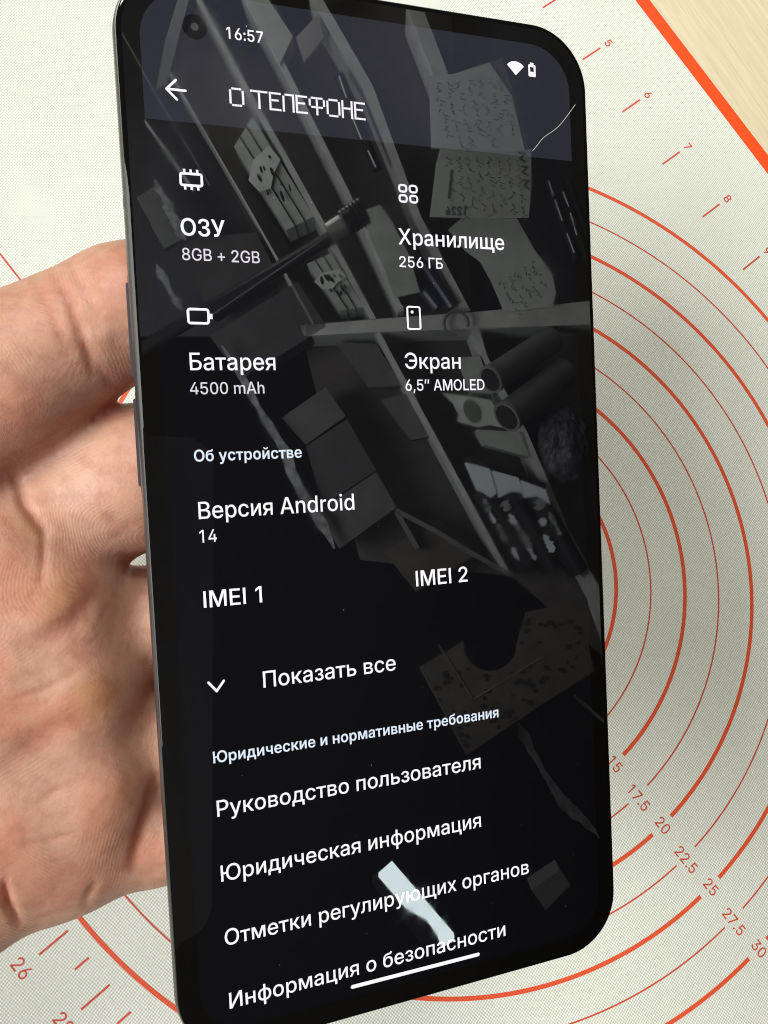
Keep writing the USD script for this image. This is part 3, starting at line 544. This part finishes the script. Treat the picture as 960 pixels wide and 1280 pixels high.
one('crumpled_bag', m, plain('dark_bag_film', (0.05, 0.05, 0.062), 0.5), 'dark crumpled plastic bag beside the packets', 'bag')
for pts, lab in (([(420, 428), (470, 430), (503, 482), (462, 484)], 'faint grey box behind the shelf divider'), ([(476, 500), (508, 492), (536, 546), (514, 550)], 'small faint grey box lower behind the divider')): one('dim_box', prism(pts, 1330.0, 30.0), shade('dim_grey_%d' % pts[0][0], (0.125, 0.122, 0.118)), lab, 'box')
# perforated brown board, plastic scraps and boxes lower down
pcb = thing('perforated_board', 'brown perforated circuit board with a round notch', 'circuit board')
bp = Polygon([(524, 835), (600, 790), (660, 765), (722, 752), (744, 839), (690, 872), (636, 908), (583, 944)]).difference(Point(613, 806).buffer(33).union(Polygon([(580, 806), (646, 806), (668, 730), (555, 730)])))
obj('board', prism(list(bp.exterior.coords), 1200.0, 4.0), S_pcb, pcb)
k = 1199.0 / FPX; hs_ = union_all([affinity.scale(Point(rng2.uniform(530, 740), rng2.uniform(770, 935)).buffer(1), rng2.uniform(1.2, 4.5), rng2.uniform(1.2, 3.5)) for _ in range(140)]).intersection(bp.buffer(-3))
m = extr(affinity.affine_transform(hs_, [k, 0, 0, k, -480 * k, -640 * k]), .5); m.apply_translation((0, 0, 1198.0)); m.vertices = fold(m.vertices); m.fix_normals(); obj('solder_spots', m, S_gap, pcb)
for pts, w in (([(548, 806), (590, 872)], 1.4), ([(592, 874), (680, 820)], 2.0)): obj('printed_line', prism(strip(pts, w), 1197.5, .4), S_grey, pcb)
for pts, w, lab in [([(277, 432), (300, 470), (322, 508), (348, 552), (372, 606), (396, 645), (418, 686)], 10, 'long crumpled strip of clear film beside the dark boxes'), ([(648, 904), (668, 945), (700, 997), (726, 1022), (750, 1048)], 9, 'crumpled clear film below the perforated board'),
                    ([(193, 225), (212, 262), (232, 300)], 9, 'short crumpled film strip at the edge of the tray'), ([(195, 330), (212, 362), (228, 388)], 7, 'narrow film scrap under the tray')]:
    one('film_strip', prism(ragged(pts, w, len(pts) + w), 1270.0, 3.0), S_dim if pts[0][0] > 600 else S_film, lab, 'film')
one('plastic_rod', prism(strip([(180, 150), (205, 185), (242, 238)], 3.4), 1270.0, 3.0), S_box, 'thin pale rod at the far left of the shelves', 'rod')
one('plastic_rod', prism(strip([(150, 40), (197, 122), (235, 185), (262, 232)], 2.2), 1275.0, 3.0), S_grey, 'long thin grey rod crossing behind the arrow', 'rod')
one('plastic_rod', prism(strip([(718, 870), (760, 905)], 4), 1275.0, 3.0), S_grey, 'short grey rod at the lower right rail', 'rod')
one('clear_tray', prism([(169, 247), (197, 230), (232, 297), (205, 311)], 1280.0, 14.0), S_grey, 'grey plastic tray leaning at the left', 'tray')
one('curved_band', prism([(223, -4), (237, -4), (224, 45), (209, 104), (195, 112), (206, 52)], 1240.0, 3.0), S_grey, 'curved pale strap hanging in front of the shelves', 'strap')
S_f1 = shade('dark_grey_box', (0.115, 0.118, 0.120)); S_f2 = shade('darker_box', (0.065, 0.060, 0.064))
for pts, m, lab in [([(262, 420), (372, 352), (408, 408), (302, 474)], S_f2, 'flat dark box nearest the lamp arm'), ([(352, 522), (407, 484), (432, 520), (382, 556)], S_f1, 'flat grey box in the middle of the row'),
                    ([(382, 558), (434, 524), (470, 588), (404, 632)], S_f2, 'flat reddish dark box below the grey one'), ([(396, 640), (470, 590), (496, 634), (424, 686)], S_f1, 'flat dark box at the end of the row'), ([(222, 300), (320, 290), (345, 340), (262, 392)], S_f2, 'flat dark box under the tray')]:
    one('flat_box', prism(pts, 1300.0, 60.0), m, lab, 'box')
one('small_carton', prism([(664, 1112), (700, 1088), (713, 1106), (682, 1138)], 1290.0, 40.0), S_grey, 'small grey carton low at the right', 'box')
one('brown_sheet', prism([(480, 690), (545, 650), (600, 690), (520, 740)], 1330.0, 3.0), S_pcb, 'brown board offcut at the foot of the shelves', 'board')
# strip lamp of the room, half hidden by its bracket
M_lampglow = mat('lamp_glow', {'e': ('emission', {'color': (0.78, 0.90, 0.92), 'strength': 8.5})}, surface='e.emission')
sl = thing('strip_lamp', 'lit cool white strip lamp mirrored low in the phone glass', 'lamp')
obj('lit_tube', prism([(473, 1096), (490, 1081), (525, 1122), (568, 1172), (566, 1177), (552, 1185), (546, 1168), (533, 1150), (515, 1140), (506, 1134)], 1300.0, 15.0), M_lampglow, sl)
obj('lamp_housing', prism([(473, 1098), (506, 1136), (515, 1142), (532, 1151), (545, 1170), (551, 1187), (535, 1190), (465, 1105)], 1302.0, 30.0), S_gap, sl)
# the phone that takes the picture
SP = np.array([[-52, -16, -9], [19.5, -16, -9], [19.5, 140, -9], [-52, 140, -9]], float)
m = extr(rrect(-52, -16, 19.5, 140, 9), 8.0); m.apply_translation((0, 0, -14.0)); m.vertices = cam2w(m.vertices); m.fix_normals()
one('taking_phone', m, S_slab, 'dark blue phone held above to take the picture', 'phone')
